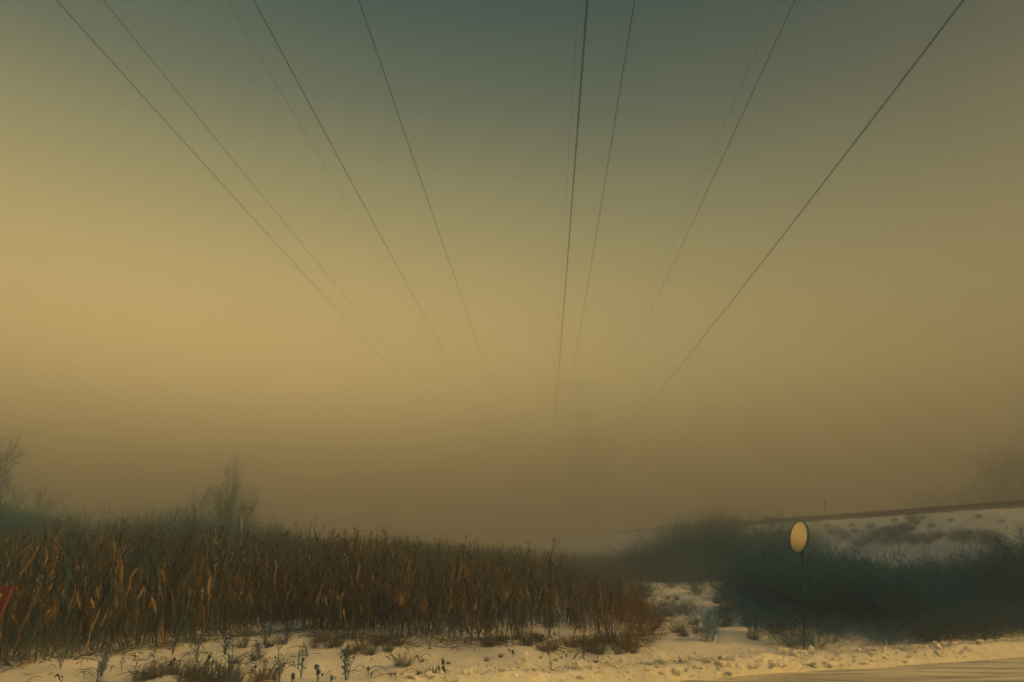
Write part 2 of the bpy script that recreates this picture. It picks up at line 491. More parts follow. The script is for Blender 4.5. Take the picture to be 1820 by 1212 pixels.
def corn_plant(h, rg, lod=0, tassel=True, ears=1):
    """returns three MBs: stalk, leaves, ear;  unit plant of height h"""
    st, lf, er = MB(), MB(), MB()
    lean = rg.normal(0, .05, 2) * h
    nseg = [9, 5, 3][lod]
    tt = np.linspace(0, 1, nseg)
    stop = .93 if tassel else .8
    pts = np.stack([lean[0] * tt ** 2 + .012 * rg.normal(size=nseg), lean[1] * tt ** 2 + .012 * rg.normal(size=nseg), tt * h * stop], -1)
    pts[0] = [0, 0, -.12]
    wl = [1, 1.4, 2.0][lod]
    st.tube(pts, np.linspace(.014, .006, nseg) * wl, [5, 3, 3][lod], .35 + .3 * rg.random())
    def pos(u): return np.array([np.interp(u, tt, pts[:, k]) for k in range(3)])
    nleaf = [int(rg.integers(15, 20)), 9, 5][lod]
    ns = [8, 5, 4][lod]
    for k in range(nleaf):
        u = .04 + .92 * ((k + .5 * rg.random()) / nleaf) ** 1.12
        a = (k % 2) * math.pi + rg.normal(0, .7) + (rg.random() < .2) * rg.random() * 6
        p0 = pos(u)
        Ln = h * (.20 + .18 * rg.random()) * (1.15 - .6 * max(0, u - .6)) * 1.15
        up = .10 + .55 * rg.random() * (.4 + u)      # first climbs, then folds over
        out = .14 + .50 * rg.random()
        s = np.linspace(0, 1, ns)
        brk = .18 + .25 * rg.random()
        zc = np.where(s < brk, up * s / brk * .45, up * .45 - (s - brk) / (1 - brk) * (.75 + .25 * rg.random()))
        if rg.random() < .30 and u > .45:             # a few blades still stand up
            zc = s * .8 - .35 * s ** 3
        rc = out * np.sin(np.clip(s * 1.7, 0, 1.9)) + .06 * s * rg.normal()
        dr = np.array([math.cos(a), math.sin(a)])
        pp = np.stack([p0[0] + dr[0] * rc * Ln, p0[1] + dr[1] * rc * Ln, p0[2] + zc * Ln], -1)
        pp[:, 2] = np.maximum(pp[:, 2], .02)
        pp[1:, :2] += rg.normal(0, .02, (ns - 1, 2))
        tw = a + math.pi / 2 + rg.normal(0, .5) + s * rg.normal(0, 1.6)
        side = np.stack([np.cos(tw), np.sin(tw), 0 * s], -1)
        w = (.007 + .019 * rg.random() ** 1.6) * np.sin(np.clip(.25 + s * 2.85, 0, 3.1)) ** .7 * [1, 1.15, 1.5][lod]
        w[-1] = .002
        tone = np.tile(np.clip(.50 + .22 * (u - .5) + .24 * rg.normal() + .0 * s, 0, 1), 3)  # lower leaves toned darker: shade towards the ground put into the colour
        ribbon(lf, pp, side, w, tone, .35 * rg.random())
    if tassel:
        top = pos(1.0)
        for k in range([7, 4, 2][lod]):
            a = rg.random() * 6.28; sp = .12 * rg.random() + (0 if k else -.1)
            s = np.linspace(0, 1, 4)
            Lt = h * (.06 + .06 * rg.random())
            pp = top + np.stack([math.cos(a) * sp * s ** 1.5, math.sin(a) * sp * s ** 1.5, Lt * s * (1 - .35 * s)], -1)
            lf.tube(pp, np.linspace(.004, .003, 4) * wl, 3, .55 + .2 * rg.random())
    if lod < 2:
        for k in range(ears):
            u = .38 + .2 * rg.random(); p0 = pos(u); a = rg.random() * 6.28
            dr = np.array([math.cos(a), math.sin(a), 0])
            dwn = rg.random() < .65
            ax = dr * .45 + np.array([0, 0, -1 if dwn else 1.0]); ax /= np.linalg.norm(ax)
            s = np.linspace(0, 1, 6)
            q0 = p0 + dr * .04
            er.tube(q0 + ax * (s * .26)[:, None], np.array([.010, .026, .030, .027, .017, .004]), [7, 4][lod], .75 + .25 * rg.random())
            if lod == 0:
                for q in range(3):
                    b = rg.random() * 6.28
                    sd = np.array([math.cos(b), math.sin(b), 0])
                    s = np.linspace(0, 1, 5)
                    pp = q0 + ax * (s * .24)[:, None] + sd * (.035 + .03 * s ** 2)[:, None] + np.array([0, 0, -1]) * (.08 * s ** 2)[:, None]
                    ribbon(er, pp, np.tile(np.cross(sd, ax), (5, 1)), .022 * np.sin(.4 + s * 2.6), np.tile(.7 + .3 * rg.random(), 15), .4)
    return st, lf, er

# prototypes of unit height 1 are scaled per plant
HREF = 2.3
NP = 14
protos = []
for k in range(NP):
    rg = np.random.default_rng(100 + k)
    a = corn_plant(HREF, rg, 0, tassel=(k % 4 != 3), ears=[1, 1, 2, 0][k % 4])
    nm = ('stalk', 'leaves', 'ear')
    ms = [M['stalk'], M['leaf'], M['leaf']]
    meshes = [(nm[q], a[q].mesh('corn_' + nm[q], ms[q])) for q in range(3) if a[q].n]
    protos.append((a, meshes))
prot1 = [corn_plant(HREF, np.random.default_rng(200 + k), 1, tassel=(k % 3 != 2)) for k in range(8)]
prot2 = [corn_plant(HREF, np.random.default_rng(300 + k), 2, tassel=(k % 3 != 2)) for k in range(6)]

def corn_height(x, y):             # taller on the left, short and ragged at the right end
    d = np.hypot(x, y)
    azx = x / np.maximum(y, 1)
    return np.interp(azx, [-.8, -.5, -.35, -.20, -.09, 0, .075, .15, .2], [2.52, 2.62, 2.52, 2.32, 2.12, 1.88, 1.58, 1.15, .95])
plants = []
ROW = .72
for kr in range(-150, 40):
    latr = kr * ROW + .0
    al = 10 + rng.random() * .2
    off = rng.normal(0, .35)
    while al < 118:
        step = .17 if al < 26 else (.26 if al < 45 else .55)
        al += step * (.6 + .8 * rng.random())
        if al > 45 and kr % 2: continue
        x = d_[0] * al + n_[0] * (latr + rng.normal(0, .14)); y = d_[1] * al + n_[1] * (latr + rng.normal(0, .14))
        if abs(x) > y * .86 + 1.5: continue
        fr = corn_front(x) + off
        if y < fr: continue
        if x > corn_right(y) + rng.normal(0, .25): continue
        if rng.random() < (.10 if y > fr + 3 else .10 + .75 * (float(vnoise(x * .9 + 40, y * .5)) < .33)): continue
        # thin, broken front edge at the right-hand end
        if x > -1.5 and y < fr + 2.2 and rng.random() < .45: continue
        plants.append((x, y, corn_height(x, y) * (.93 + .0024 * min(math.hypot(x, y) - 15, 45)) * (1 + rng.normal(0, .085) + .22 * float(fbm(x * .55, y * .55, 2))) * (1.16 if rng.random() < .03 else 1), rng.random() * 6.28, y - fr))
P = np.array(plants)
dist = np.hypot(P[:, 0], P[:, 1])
# the plants that show largest: nearest the front edge and the camera
score = dist + np.clip(P[:, 4], 0, 30) * 1.2
order = np.argsort(score)
NIND = 290
ind = order[:NIND]
rest = order[NIND:]

def merge_plants(idx, protolist, mbs):
    for q in range(3):
        pass
    groups = {}
    for n_i, i in enumerate(idx):
        groups.setdefault((int(i) * 7919) % len(protolist), []).append(i)
    for k, ii in groups.items():
        x, y, h, rz = P[ii, 0], P[ii, 1], P[ii, 2], P[ii, 3]
        z = ground_z(x, y)
        s = h / HREF
        ca, sa = np.cos(rz), np.sin(rz)
        for q in range(3):
            mbk = protolist[k][q]
            if not mbk.n: continue
            V, Q, T, A = mbk.arrays()
            VX = (ca[:, None] * V[None, :, 0] - sa[:, None] * V[None, :, 1]) * s[:, None] + x[:, None]
            VY = (sa[:, None] * V[None, :, 0] + ca[:, None] * V[None, :, 1]) * s[:, None] + y[:, None]
            VZ = V[None, :, 2] * s[:, None]
            tx = rng.normal(0, .09, (len(ii), 1)) + .12 * (fbm(x * .4, y * .4, 2))[:, None]; ty = rng.normal(0, .06, (len(ii), 1))
            VX = VX + tx * VZ; VY = VY + ty * VZ
            VZ = VZ * (1 - .5 * tx ** 2) + z[:, None]
            VV = np.stack([VX, VY, VZ], -1).reshape(-1, 3)
            o = (np.arange(len(ii)) * len(V))[:, None, None]
            tn = (A[None, :] + rng.normal(0, .10, (len(ii), 1))).ravel()
            mbs[q].add(VV, (Q[None] + o).reshape(-1, 4), (T[None] + o).reshape(-1, 3), tn)
mbs = [MB(), MB(), MB()]
dr = dist[rest]
merge_plants(rest[dr < 25], [p[0] for p in protos], mbs)
merge_plants(rest[(dr >= 25) & (dr < 42)], prot1, mbs)
merge_plants(rest[dr >= 42], prot2, mbs)
root = thing('corn_field', (0, 0, 0), 0, 'mass of dry brown corn stretching back into the fog', 'corn')
root['kind'] = 'stuff'
for q, nm in enumerate(('stalks', 'leaves', 'ears')):
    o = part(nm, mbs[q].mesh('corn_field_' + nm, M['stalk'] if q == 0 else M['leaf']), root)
    o['kind'] = 'stuff'
print('corn plants', len(P), 'verts', sum(m.n for m in mbs))

def place_corn(k, x, y, h, rz, label, group='corn plants in the front rows', tilt=(0, 0)):
    t = thing('corn_plant', (x, y, gz(x, y)), rz, label, 'corn plant', group, h / HREF)
    t.rotation_euler = (tilt[0], tilt[1], rz)
    for nm, me in protos[k][1]:
        part(nm, me, t)
    return t
FRONT = 'dry brown corn plant with hanging leaves in the front rows at the snow edge'
for i in ind:
    x, y, h, rz, _ = P[i]
    place_corn(int(i) % NP, x, y, h, rz, FRONT, tilt=(rng.normal(0, .10), rng.normal(0, .10)))
# plants one can point to
def special(px, py, h, k, label, tilt=(0, 0), s=1):
    x, y = gnd(px, py)
    return place_corn(k, x, y, h, s, label, None, tilt)
special(973, 1148, 2.35, 1, 'tallest lone corn stalk rising above the low right part of the corn')
special(1036, 1158, 1.55, 5, 'thick corn clump standing forward alone on the snow, right of the tall lone stalk', (.05, .04))
special(838, 1148, 1.75, 8, 'corn plant with a twisted leaf mop at the middle of the corn edge')
special(1090, 1150, 1.45, 2, 'last short corn plant at the right end of the corn, beside the brown shrub')

# dead leaves and broken stalks lying at the foot of the corn
lit = MB()
for k in range(2600):
    x = rng.uniform(-14, 4.5); y = corn_front(x) + rng.normal(-.1, .55)
    if k > 1600:
        x = rng.uniform(-12, -1.5); y = rng.uniform(max(11.5, road_edge_y(x) + 1.5), corn_front(x) + .3) if rng.random() < .35 * (1 if x < -4 else .35) else -99
        if y < 0: continue
    if road_side(x, y) < 1.6: continue
    a = rng.random() * 6.28; ln = rng.uniform(.12, .5); z = gz(x, y)
    s = np.linspace(0, 1, 4)
    pp = np.stack([x + math.cos(a) * ln * s, y + math.sin(a) * ln * s, z + .02 + .10 * rng.random() * np.sin(s * 3)], -1)
    if k % 3:
        ribbon(lit, pp, np.tile([-math.sin(a), math.cos(a), .3], (4, 1)), .02 * np.sin(.3 + s * 2.6), np.tile(rng.random(), 12), .3)
    else:
        lit.tube(pp, .006, 3, rng.random() * .6)
tag(part('corn_litter', lit.mesh('corn_litter', M['leaf'])), 'broken leaves and stalks lying along the foot of the corn', 'corn litter', kind='stuff')

# ------------------------------------------------------------------ shrubs, trees, weeds
def grow(rg, stems, h, spread, levels, split, shrink, r0, jitter=.35, grav=.0, nsub=3):
    """branch segments: arrays P0,P1,R0,R1,level"""
    P0, P1, A0, A1, LV = [], [], [], [], []
    cur = []
    for k in range(stems):
        a = rg.random() * 6.28; t = spread * math.sqrt(rg.random())
        d = np.array([math.cos(a) * math.sin(t), math.sin(a) * math.sin(t), math.cos(t)])
        b = np.array([math.cos(a), math.sin(a), 0]) * .10 * h * rg.random() * (stems > 1)
        cur.append((b + np.array([0, 0, -.05]), d, h * (.35 + .25 * rg.random()), r0 * (.6 + .5 * rg.random())))
    for lv in range(levels):
        nxt = []
        for p, d, ln, r in cur:
            q = p; dd = d
            pts = [p]
            for s in range(nsub):
                dd = dd + rg.normal(0, jitter * .35, 3) + np.array([0, 0, -grav])
                dd = dd / np.linalg.norm(dd)
                q2 = q + dd * ln / nsub
                ra, rb = r * (1 - .45 * s / nsub), r * (1 - .45 * (s + 1) / nsub)
                P0.append(q); P1.append(q2); A0.append(ra); A1.append(rb); LV.append(lv)
                q = q2; pts.append(q)
            if lv < levels - 1:
                for c in range(split):
                    u = rg.uniform(.25, 1.0) if c else 1.0
                    k = min(int(u * nsub), nsub - 1); f = u * nsub - k
                    b = pts[k] * (1 - f) + pts[k + 1] * f
                    nd = dd + rg.normal(0, jitter * 1.35, 3) + np.array([0, 0, .18])
                    nd /= np.linalg.norm(nd)
                    nxt.append((b, nd, ln * shrink * rg.uniform(.75, 1.2), r * .52))
        cur = nxt
    return np.array(P0), np.array(P1), np.array(A0), np.array(A1), np.array(LV)
def plant_mesh(name, m, seg, rmin=.003, wide=1.0, tone_rg=None):
    P0, P1, A0, A1, LV = seg
    mb = MB()
    rg = tone_rg or np.random.default_rng(1)
    mb.prisms(P0, P1, np.maximum(A0 * wide, rmin), np.maximum(A1 * wide, rmin), 3, np.clip(.5 + .2 * rg.normal(size=len(P0)), 0, 1))
    return mb.mesh(name, m)

# bare bushes, 6 kinds of mesh, unit height about 2
bush_me = []
for k in range(6):
    rg = np.random.default_rng(500 + k)
    seg = grow(rg, 22, 1.75, .75, 4, 4, .62, .014, .5)
    lo = seg[4] <= 1
    st = plant_mesh('bush_stems', M['twig'], tuple(s[lo] for s in seg), .006)
    tw = plant_mesh('bush_twigs', M['twig'], tuple(s[~lo] for s in seg), .0035)
    bush_me.append((st, tw))
M['brown_twig'] = plant_mat('brown_twig', [(0, (.03, .05, .06)), (.5, (.09, .065, .05)), (1, (.20, .12, .07))], 3, 0, .9, .2)
bush_brown = []
for a_, b_ in bush_me:
    cp = (a_.copy(), b_.copy())
    for me in cp: me.materials.clear(); me.materials.append(M['brown_twig'])
    bush_brown.append(cp)
print('bush faces', len(bush_me[0][1].polygons))
def bush(x, y, h, label, group=None, k=0, wide=1.0, name='bare_bush'):
    t = thing(name, (x, y, gz(x, y) - .05), rng.random() * 6.28, label, 'bush', group, (h / 2 * wide, h / 2 * wide, h / 2))
    pair = bush_brown[k % 6] if ('brown' in label or 'rusty' in label) else bush_me[k % 6]
    part('stems', pair[0], t); part('twigs', pair[1], t)
    return t
bush(*gnd(1150, 1128), 1.25, 'rounded brown shrub on the snow at the right end of the corn', None, 0, 1.2)
bush(*gnd(1110, 1110), 1.3, 'rusty shrub leaning against the last corn plants', None, 3, 1.2)
bush(*gnd(1128, 1148), .7, 'knee-high brown shrub low in front of the rounded shrub at the corn end', None, 5, 1.5)
bush(*gnd(1165, 1095), .9, 'twiggy shrub between the corn end and the snowy clearing', None, 2, 1.4)
bush(*gnd(1262, 1140), 1.0, 'small dark upright shrub standing alone in the snow gap left of the mirror', None, 1, .75)
bush(*gnd(1215, 1085), .9, 'low fuzzy shrub on the snow slope between corn and thicket', None, 2, 1.3)
bush(*gnd(1340, 1130), 1.1, 'low dark shrub at the left foot of the thicket', None, 4, 1.2)
bush(*gnd(1400, 1143), 1.05, 'small bush at the foot of the mirror pole, left side', None, 5, 1.2)
bush(*gnd(1452, 1143), .95, 'small bush at the foot of the mirror pole, right side', None, 2, 1.2)
bush(*gnd(1492, 1128), .85, 'knee-high bush on a snow hump right of the mirror pole', None, 0, 1.3)
bush(*gnd(1575, 1140), .8, 'spreading low bush in front of the thicket midway to the right edge', None, 1, 1.6)
bush(*gnd(1655, 1132), .8, 'last low bush in front of the thicket before the bare snow tongue', None, 3, 1.4)
# thicket between the road and the railway
TH = 'tall dark bare bush in the dense thicket below the railway embankment'
nth = 0
for k in range(400):
    if nth >= 92: break
    dd = 17.2 + 17 * rng.random() ** 1.4
    px = rng.uniform(1330, 1990)
    x, y = at_depth(px, dd)
    lo = np.interp(px, [1330, 1420, 1500, 1680, 1850], [28, 22.0, 21.5, 20.6, 19.0])
    if np.hypot(x, y) < lo or road_side(x, y) < 2.0: continue
    D = np.hypot(x, y)
    topy = np.interp(px, [1330, 1400, 1450, 1520, 1700, 1760, 1820, 1900], [945, 928, 938, 955, 962, 950, 922, 905])
    hmax = EYE + (965 - topy) / FPX * D * 1.0
    h = (hmax - gz(x, y)) * rng.uniform(.80, 1.05)
    if h < .8: continue
    bush(x, y, h * .92, TH, 'bushes of the thicket', k, rng.uniform(.9, 1.25)); nth += 1
# misty bushes on the far side of the clearing
FB = 'misty grey-green bush fading into the fog beyond the snowy clearing'
for k in range(60):
    px = rng.uniform(1020, 1430)
    dd = rng.uniform(44, 80)
    x, y = at_depth(px, dd)
    topy = np.interp(px, [1000, 1060, 1150, 1200, 1260, 1330, 1430], [985, 978, 955, 930, 902, 905, 915])
    h = EYE - gz(x, y) + (965 - topy) / FPX * dd
    if h < .7: continue
    bush(x, y, h * rng.uniform(.62, 1.03), FB, 'misty bushes beyond the clearing', k, 1.35)
# low growth on the clearing
for px, py, h, lab in [(1195, 1040, 1.1, 'scrubby bush at the far left side of the snowy clearing'), (1240, 1050, 1.0, 'scrubby bush in the middle of the far end of the clearing'),
                       (1290, 1062, 1.2, 'scrubby bush on the snow just left of the thicket edge'), (1330, 1080, 1.3, 'scrubby bush where the thicket first meets the clearing'),
                       (1140, 1060, 1.2, 'scrubby bush directly behind the right end of the corn'), (1290, 1100, .6, 'knee-high bush in the middle of the snowy clearing'),
                       (1365, 1100, 1.3, 'scrubby bush at the thicket edge, left of the mirror'), (1180, 1030, 1.2, 'most distant scrubby bush of the clearing, behind the corn end'),
                       (1320, 1045, 1.6, 'taller scrubby bush at the back right of the clearing')]:
    bush(*gnd(px, py), h, lab, 'low bushes of the clearing', int(px), 1.5)
# hedge in the fog behind the corn at the left
for k in range(44):
    px = -60 + 560 * (k + rng.random()) / 44
    dd = rng.uniform(52, 62)
    x, y = at_depth(px, dd)
    topy = np.interp(px, [-60, 60, 120, 250, 330, 400, 470, 520], [880, 905, 912, 905, 900, 905, 912, 945]) + rng.normal(0, 6)
    h = EYE + (965 - topy) / FPX * dd
    bush(x, y, h * .95, 'faint hedge bush in the fog behind the left half of the corn', 'hedge bushes behind the corn', k, 1.3)
# shrubs on the snowy embankment slope
def on_slope(px, py):
    q = ray(px, py)
    for s in np.linspace(20, 200, 3000):
        p = q * s
        if EYE + p[2] <= float(emb_profile(p[0], p[1])[0]): return p[0], p[1]
    return p[0], p[1]
for k, (px, py, h) in enumerate([(1560, 950, .7), (1585, 955, .8), (1605, 938, .7), (1622, 925, .7), (1640, 920, .45), (1548, 958, .7), (1670, 955, .6), (1500, 955, .9), (1480, 948, .8),
                 (1520, 945, .5), (1700, 960, .8), (1570, 965, 1.0), (1625, 965, 1.0), (1470, 935, .5), (1530, 968, 1.1), (1725, 952, .5), (1590, 925, .35), (1655, 935, .4), (1740, 920, .3), (1690, 925, .3), (1600, 948, .9), (1576, 944, .6), (1612, 944, .8), (1550, 938, .5), (1630, 930, .5), (1595, 962, 1.0), (1650, 962, .9), (1715, 965, .9), (1755, 955, .6), (1780, 930, .3), (1515, 932, .4), (1450, 928, .4), (1760, 968, 1.0)]):
    x, y = on_slope(px, py)
    bush(x, y, h * 1.1, 'small dark tuft of brush on the snowy railway embankment', 'brush on the embankment', k, 1.25)

# trees
def tree(px, dist, h, label, seed, lean=.0, wide=1.0, rmin=.012, stems=1, spread=.12, group=None, jit=.30):
    rg = np.random.default_rng(seed)
    seg = grow(rg, stems, h * .82, spread, 5, 5, .60, h * .013, jit)
    P0, P1, A0, A1, LV = seg
    top = P1[:, 2].max()
    for a in (P0, P1):
        a *= h / top
        a[:, 0] += lean * a[:, 2]
    x, y = at_depth(px, dist)
    t = thing('bare_tree', (x, y, gz(x, y)), 0, label, 'tree', group, (wide, wide, 1))
    lo = LV == 0
    part('trunk', plant_mesh('tree_trunk', M['twig'], (P0[lo], P1[lo], A0[lo], A1[lo], LV[lo]), .03), t)
    part('crown', plant_mesh('tree_crown', M['twig'], (P0[~lo], P1[~lo], A0[~lo] * .9, A1[~lo] * .9, LV[~lo]), rmin), t)
    return t
tree(402, 62, 9.6, 'thin bare tree standing above the hedge in fog, left of centre', 11, .03, .75, .009, 5, .22, jit=.24)
tree(318, 60, 6.8, 'fainter bare tree left of the thin bare tree, above the hedge', 12, .0, .8, .008, 3, .3)
tree(245, 66, 5.2, 'faint low tree in the hedge behind the corn, leftmost of the hedge trees', 13, .0, .8, .012, 3, .3)
tree(-40, 56, 9.4, 'large dark bare tree cut off by the left edge of the picture', 14, -.05, 1.1, .007, 6, .5)
tree(-55, 38, 5.0, 'dense dark shrub-like tree in front of the large tree at the left edge', 15, .0, 1.2, .006, 11, .7)
for px, dd, h, sd, lab in [(1790, 118, 17.5, 21, 'ghostly bare tree behind the railway embankment, second from the right edge'), (1850, 112, 18, 22, 'tallest ghostly bare tree behind the embankment, cut by the right edge'),
                       (1738, 128, 15.5, 23, 'ghostly bare tree behind the embankment, third from the right edge'), (1690, 136, 14, 24, 'faint low tree behind the embankment, left of the taller ghostly trees'),
                       (1640, 146, 12, 25, 'faintest and leftmost tree behind the railway embankment')]:
    tree(px, dd, h, lab, sd, 0, .85, .010, 4, .35, 'trees behind the embankment')

# grass tufts
def tuft_mesh(seed, n, h, rad, lean=.55):
    rg = np.random.default_rng(seed); mb = MB()
    for k in range(n):
        a = rg.random() * 6.28; r = rad * rg.random() * .6
        b = np.array([math.cos(a) * r, math.sin(a) * r, -.03]); a2 = a + rg.normal(0, .8)
        ln = h * rg.uniform(.25, 1.1); s = np.linspace(0, 1, 4); t = lean * rg.random() ** .7 * 1.7
        pp = b + np.stack([math.cos(a2) * t * ln * s ** 1.6, math.sin(a2) * t * ln * s ** 1.6, ln * s * (1 - .25 * t * s)], -1)
        mb.tube(pp, np.array([.0035, .003, .0022, .001]), 3, np.clip(.5 + .25 * rg.normal(), 0, 1), False)
    return mb
tufts = [tuft_mesh(700 + k, 120, .30, .22).mesh('grass_blades', M['grass']) for k in range(4)]
tufts_d = [tuft_mesh(720 + k, 150, .30, .16, .2).mesh('grass_blades', M['weed']) for k in range(3)]
def tuft(px, py, s, label, group=None, k=0, dark=False):
    x, y = gnd(px, py)
    o = part('grass_tuft', (tufts_d if dark else tufts)[k % (3 if dark else 4)])
    o.location = (x, y, gz(x, y)); o.rotation_euler = (0, 0, rng.random() * 6.28); o.scale = (s, s, s)
    tag(o, label, 'grass tuft', group)
tuft(718, 1180, 1.25, 'round brown grass tuft alone on the snow below the middle of the corn', k=0)
tuft(762, 1202, 1.35, 'upright grass tuft near the bottom edge, beside the seed-head stalks', k=1)
tuft(455, 1165, 1.0, 'wind-bent grass tuft on the snow at the left', k=2)
tuft(375, 1205, 1.7, 'wide mat of dead grass at the lower left', k=3)
tuft(340, 1208, 1.5, 'grass tuft at the left end of the dead grass mat', k=2)
tuft(1215, 1130, 1.0, 'pale grass tuft left of the small lone shrub', k=1)
for k in range(9):
    px = 255 + 28 * k + rng.uniform(-12, 12); py = rng.uniform(1188, 1212)
    tuft(px, py, rng.uniform(1.0, 1.6), 'flattened dead grass in the dark mat at the lower left', 'dead grass mat', k)
for k, (px, py, s) in enumerate([(600, 1150, 1), (640, 1158, 1.2), (672, 1150, 1.3), (690, 1160, .9), (620, 1163, 1.1), (590, 1152, 1.2), (705, 1147, 1), (560, 1150, .7), (480, 1150, .9), (430, 1150, .8), (570, 1140, 1.2), (655, 1162, 1.2), (682, 1143, 1.3), (420, 1170, .8), (500, 1145, 1)]):
    tuft(px, py, s, 'brown grass tuft in the broken strip between corn and open snow', 'grass tufts below the corn', k)
for k in range(26):
    px = rng.uniform(850, 1130); py = rng.uniform(1138, 1156)
    tuft(px, py, rng.uniform(.6, 1.2), 'dead grass tuft among the bases of the right-hand corn', 'grass tufts among the corn bases', k)
for k in range(22):
    px = rng.uniform(1130, 1400); py = rng.uniform(1045, 1140)
    tuft(px, py, rng.uniform(.7, 1.4), 'grass tuft poking through the snow of the clearing', 'grass tufts of the clearing', k)

# dead seed-head weeds (dark forked stems with cones)
for k in range(26):
    px = rng.uniform(650, 1330); py = 1160 + 48 * rng.random()
    tuft(px, py, rng.uniform(.18, .45), 'few short straws poking out of the open foreground snow', 'straws in the foreground snow', k)
def weed_mesh(seed, h, stems, heads, spread=.25, headr=.02, size=1.0):
    rg = np.random.default_rng(seed); st = MB(); hd = MB()
    for k in range(stems):
        a = rg.random() * 6.28; t = spread * rg.uniform(.2, 1)
        s = np.linspace(0, 1, 5); ln = h * rg.uniform(.6, 1)
        pp = np.stack([math.cos(a) * t * ln * s ** 1.3, math.sin(a) * t * ln * s ** 1.3, ln * s - .03], -1) + np.vstack([[0, 0, 0], rg.normal(0, .008, (4, 3))])
        st.tube(pp, np.linspace(.006, .003, 5), 4, .3)
        for q in range(heads):
            u = rg.uniform(.3, 1) if q else 1
            p = np.array([np.interp(u, s, pp[:, c]) for c in range(3)])
            b = rg.random() * 6.28; o = .05 + .05 * rg.random()
            e = p + (np.array([math.cos(b) * o, math.sin(b) * o, o * 1.1]) if q else 0)
            if q: st.tube(np.array([p, (p + e) / 2 + [0, 0, -.01], e]), .0025, 3, .3)
            r = headr * rg.uniform(.4, .85)
            zz = np.linspace(-1, 1, 5)
            hd.tube(e + np.stack([0 * zz, 0 * zz, zz * r * 1.5], -1), r * np.sqrt(np.clip(1.02 - zz ** 2, .02, 1)), 6, .3 * rg.random())
    V, Q, T, A = hd.arrays()
    st.add(V, Q, T, A)
    return st.mesh('seed_head_weed', M['weed'])
wm = {'big': weed_mesh(40, .62, 7, 6, .45, .019), 'tall': weed_mesh(41, .75, 3, 6, .12, .018), 'pair': weed_mesh(42, .30, 3, 2, .25, .030),
      'bush': weed_mesh(43, .55, 9, 6, .5, .014), 'stub': weed_mesh(44, .15, 2, 1, .2, .028), 'lying': weed_mesh(45, .45, 2, 4, .9, .022)}
def weed(px, py, kind, s, label, group=None, tilt=0):
    x, y = gnd(px, py)
    t = part('seed_head_weed', wm[kind])
    t.location = (x, y, gz(x, y)); t.scale = (s, s, s)
    t.rotation_euler = (0, tilt, rng.random() * 6.28)
    tag(t, label, 'weed', group)
weed(615, 1211, 'big', 1.0, 'large branching dark seed-head weed at the bottom edge, left of centre')
weed(455, 1160, 'tall', .85, 'tall dark weed leaning in the snow bay of the corn edge', tilt=.15)
weed(494, 1163, 'tall', .75, 'straight dark weed right of the tall leaning weed')
weed(408, 1180, 'tall', .8, 'dark weed with a bent stem left of the tall leaning weed', tilt=-.2)
weed(535, 1197, 'pair', 1.1, 'short forked dark weed standing clear on the snow')
weed(788, 1205, 'pair', 1.2, 'pair of dark seed heads right of the upright grass tuft')
weed(742, 1198, 'stub', 1.2, 'short dark seed head left of the upright grass tuft')
weed(980, 1196, 'lying', .9, 'thin weed lying over on the open snow with small dark heads', tilt=.8)
weed(912, 1165, 'stub', 1.0, 'tiny dark stub on the snow below the tall lone corn stalk')
for k in range(24):
    px = rng.uniform(60, 560); py = rng.uniform(1180, 1211) if px < 300 else rng.uniform(1135, 1211)
    weed(px, py, ['tall', 'bush', 'big', 'pair'][k % 4], rng.uniform(.4, .8), 'small dark dead weed scattered over the snow at the lower left', 'dark weeds on the lower left snow', rng.normal(0, .3))
for k, (px, py, kd, s) in enumerate([(655, 1192, 'stub', 1), (565, 1211, 'pair', 1.2), (590, 1211, 'stub', 1.2), (520, 1211, 'stub', 1.4), (660, 1196, 'stub', .7), (420, 1209, 'stub', 1.3), (390, 1205, 'stub', 1.5),
                   (805, 1211, 'stub', 1.2), (445, 1196, 'pair', .9), (300, 1190, 'pair', 1), (365, 1190, 'pair', 1.2), (470, 1145, 'bush', .9), (435, 1150, 'bush', .8), (510, 1140, 'bush', .9), (350, 1170, 'bush', .9),
                   (240, 1205, 'tall', .6), (180, 1209, 'tall', .5), (335, 1185, 'tall', .5), (400, 1160, 'bush', .9), (530, 1172, 'pair', .8), (480, 1130, 'bush', .8)]):
    weed(px, py, kd, s, 'small dark dead weed scattered over the snow at the lower left', 'dark weeds on the lower left snow')

# ------------------------------------------------------------------ convex road mirror on its pole
mx_, my_ = gnd(1428, 1146)
t = thing('traffic_mirror', (mx_, my_, gz(mx_, my_)), 0, 'round convex road mirror with thin dark rim on a slim pole before the thicket', 'traffic mirror')
Dm = math.hypot(mx_, my_)
q = ray(1420.5, 953.5); q = q * (my_ / q[1])
HC = EYE + q[2] - gz(mx_, my_)
RM = .355
pl = MB(); pl.tube([[0, 0, -.3], [0, 0, 1.2], [0, 0, HC + .1]], .022, 12)
part('pole', pl.mesh('mirror_pole', M['rim'], True), t)
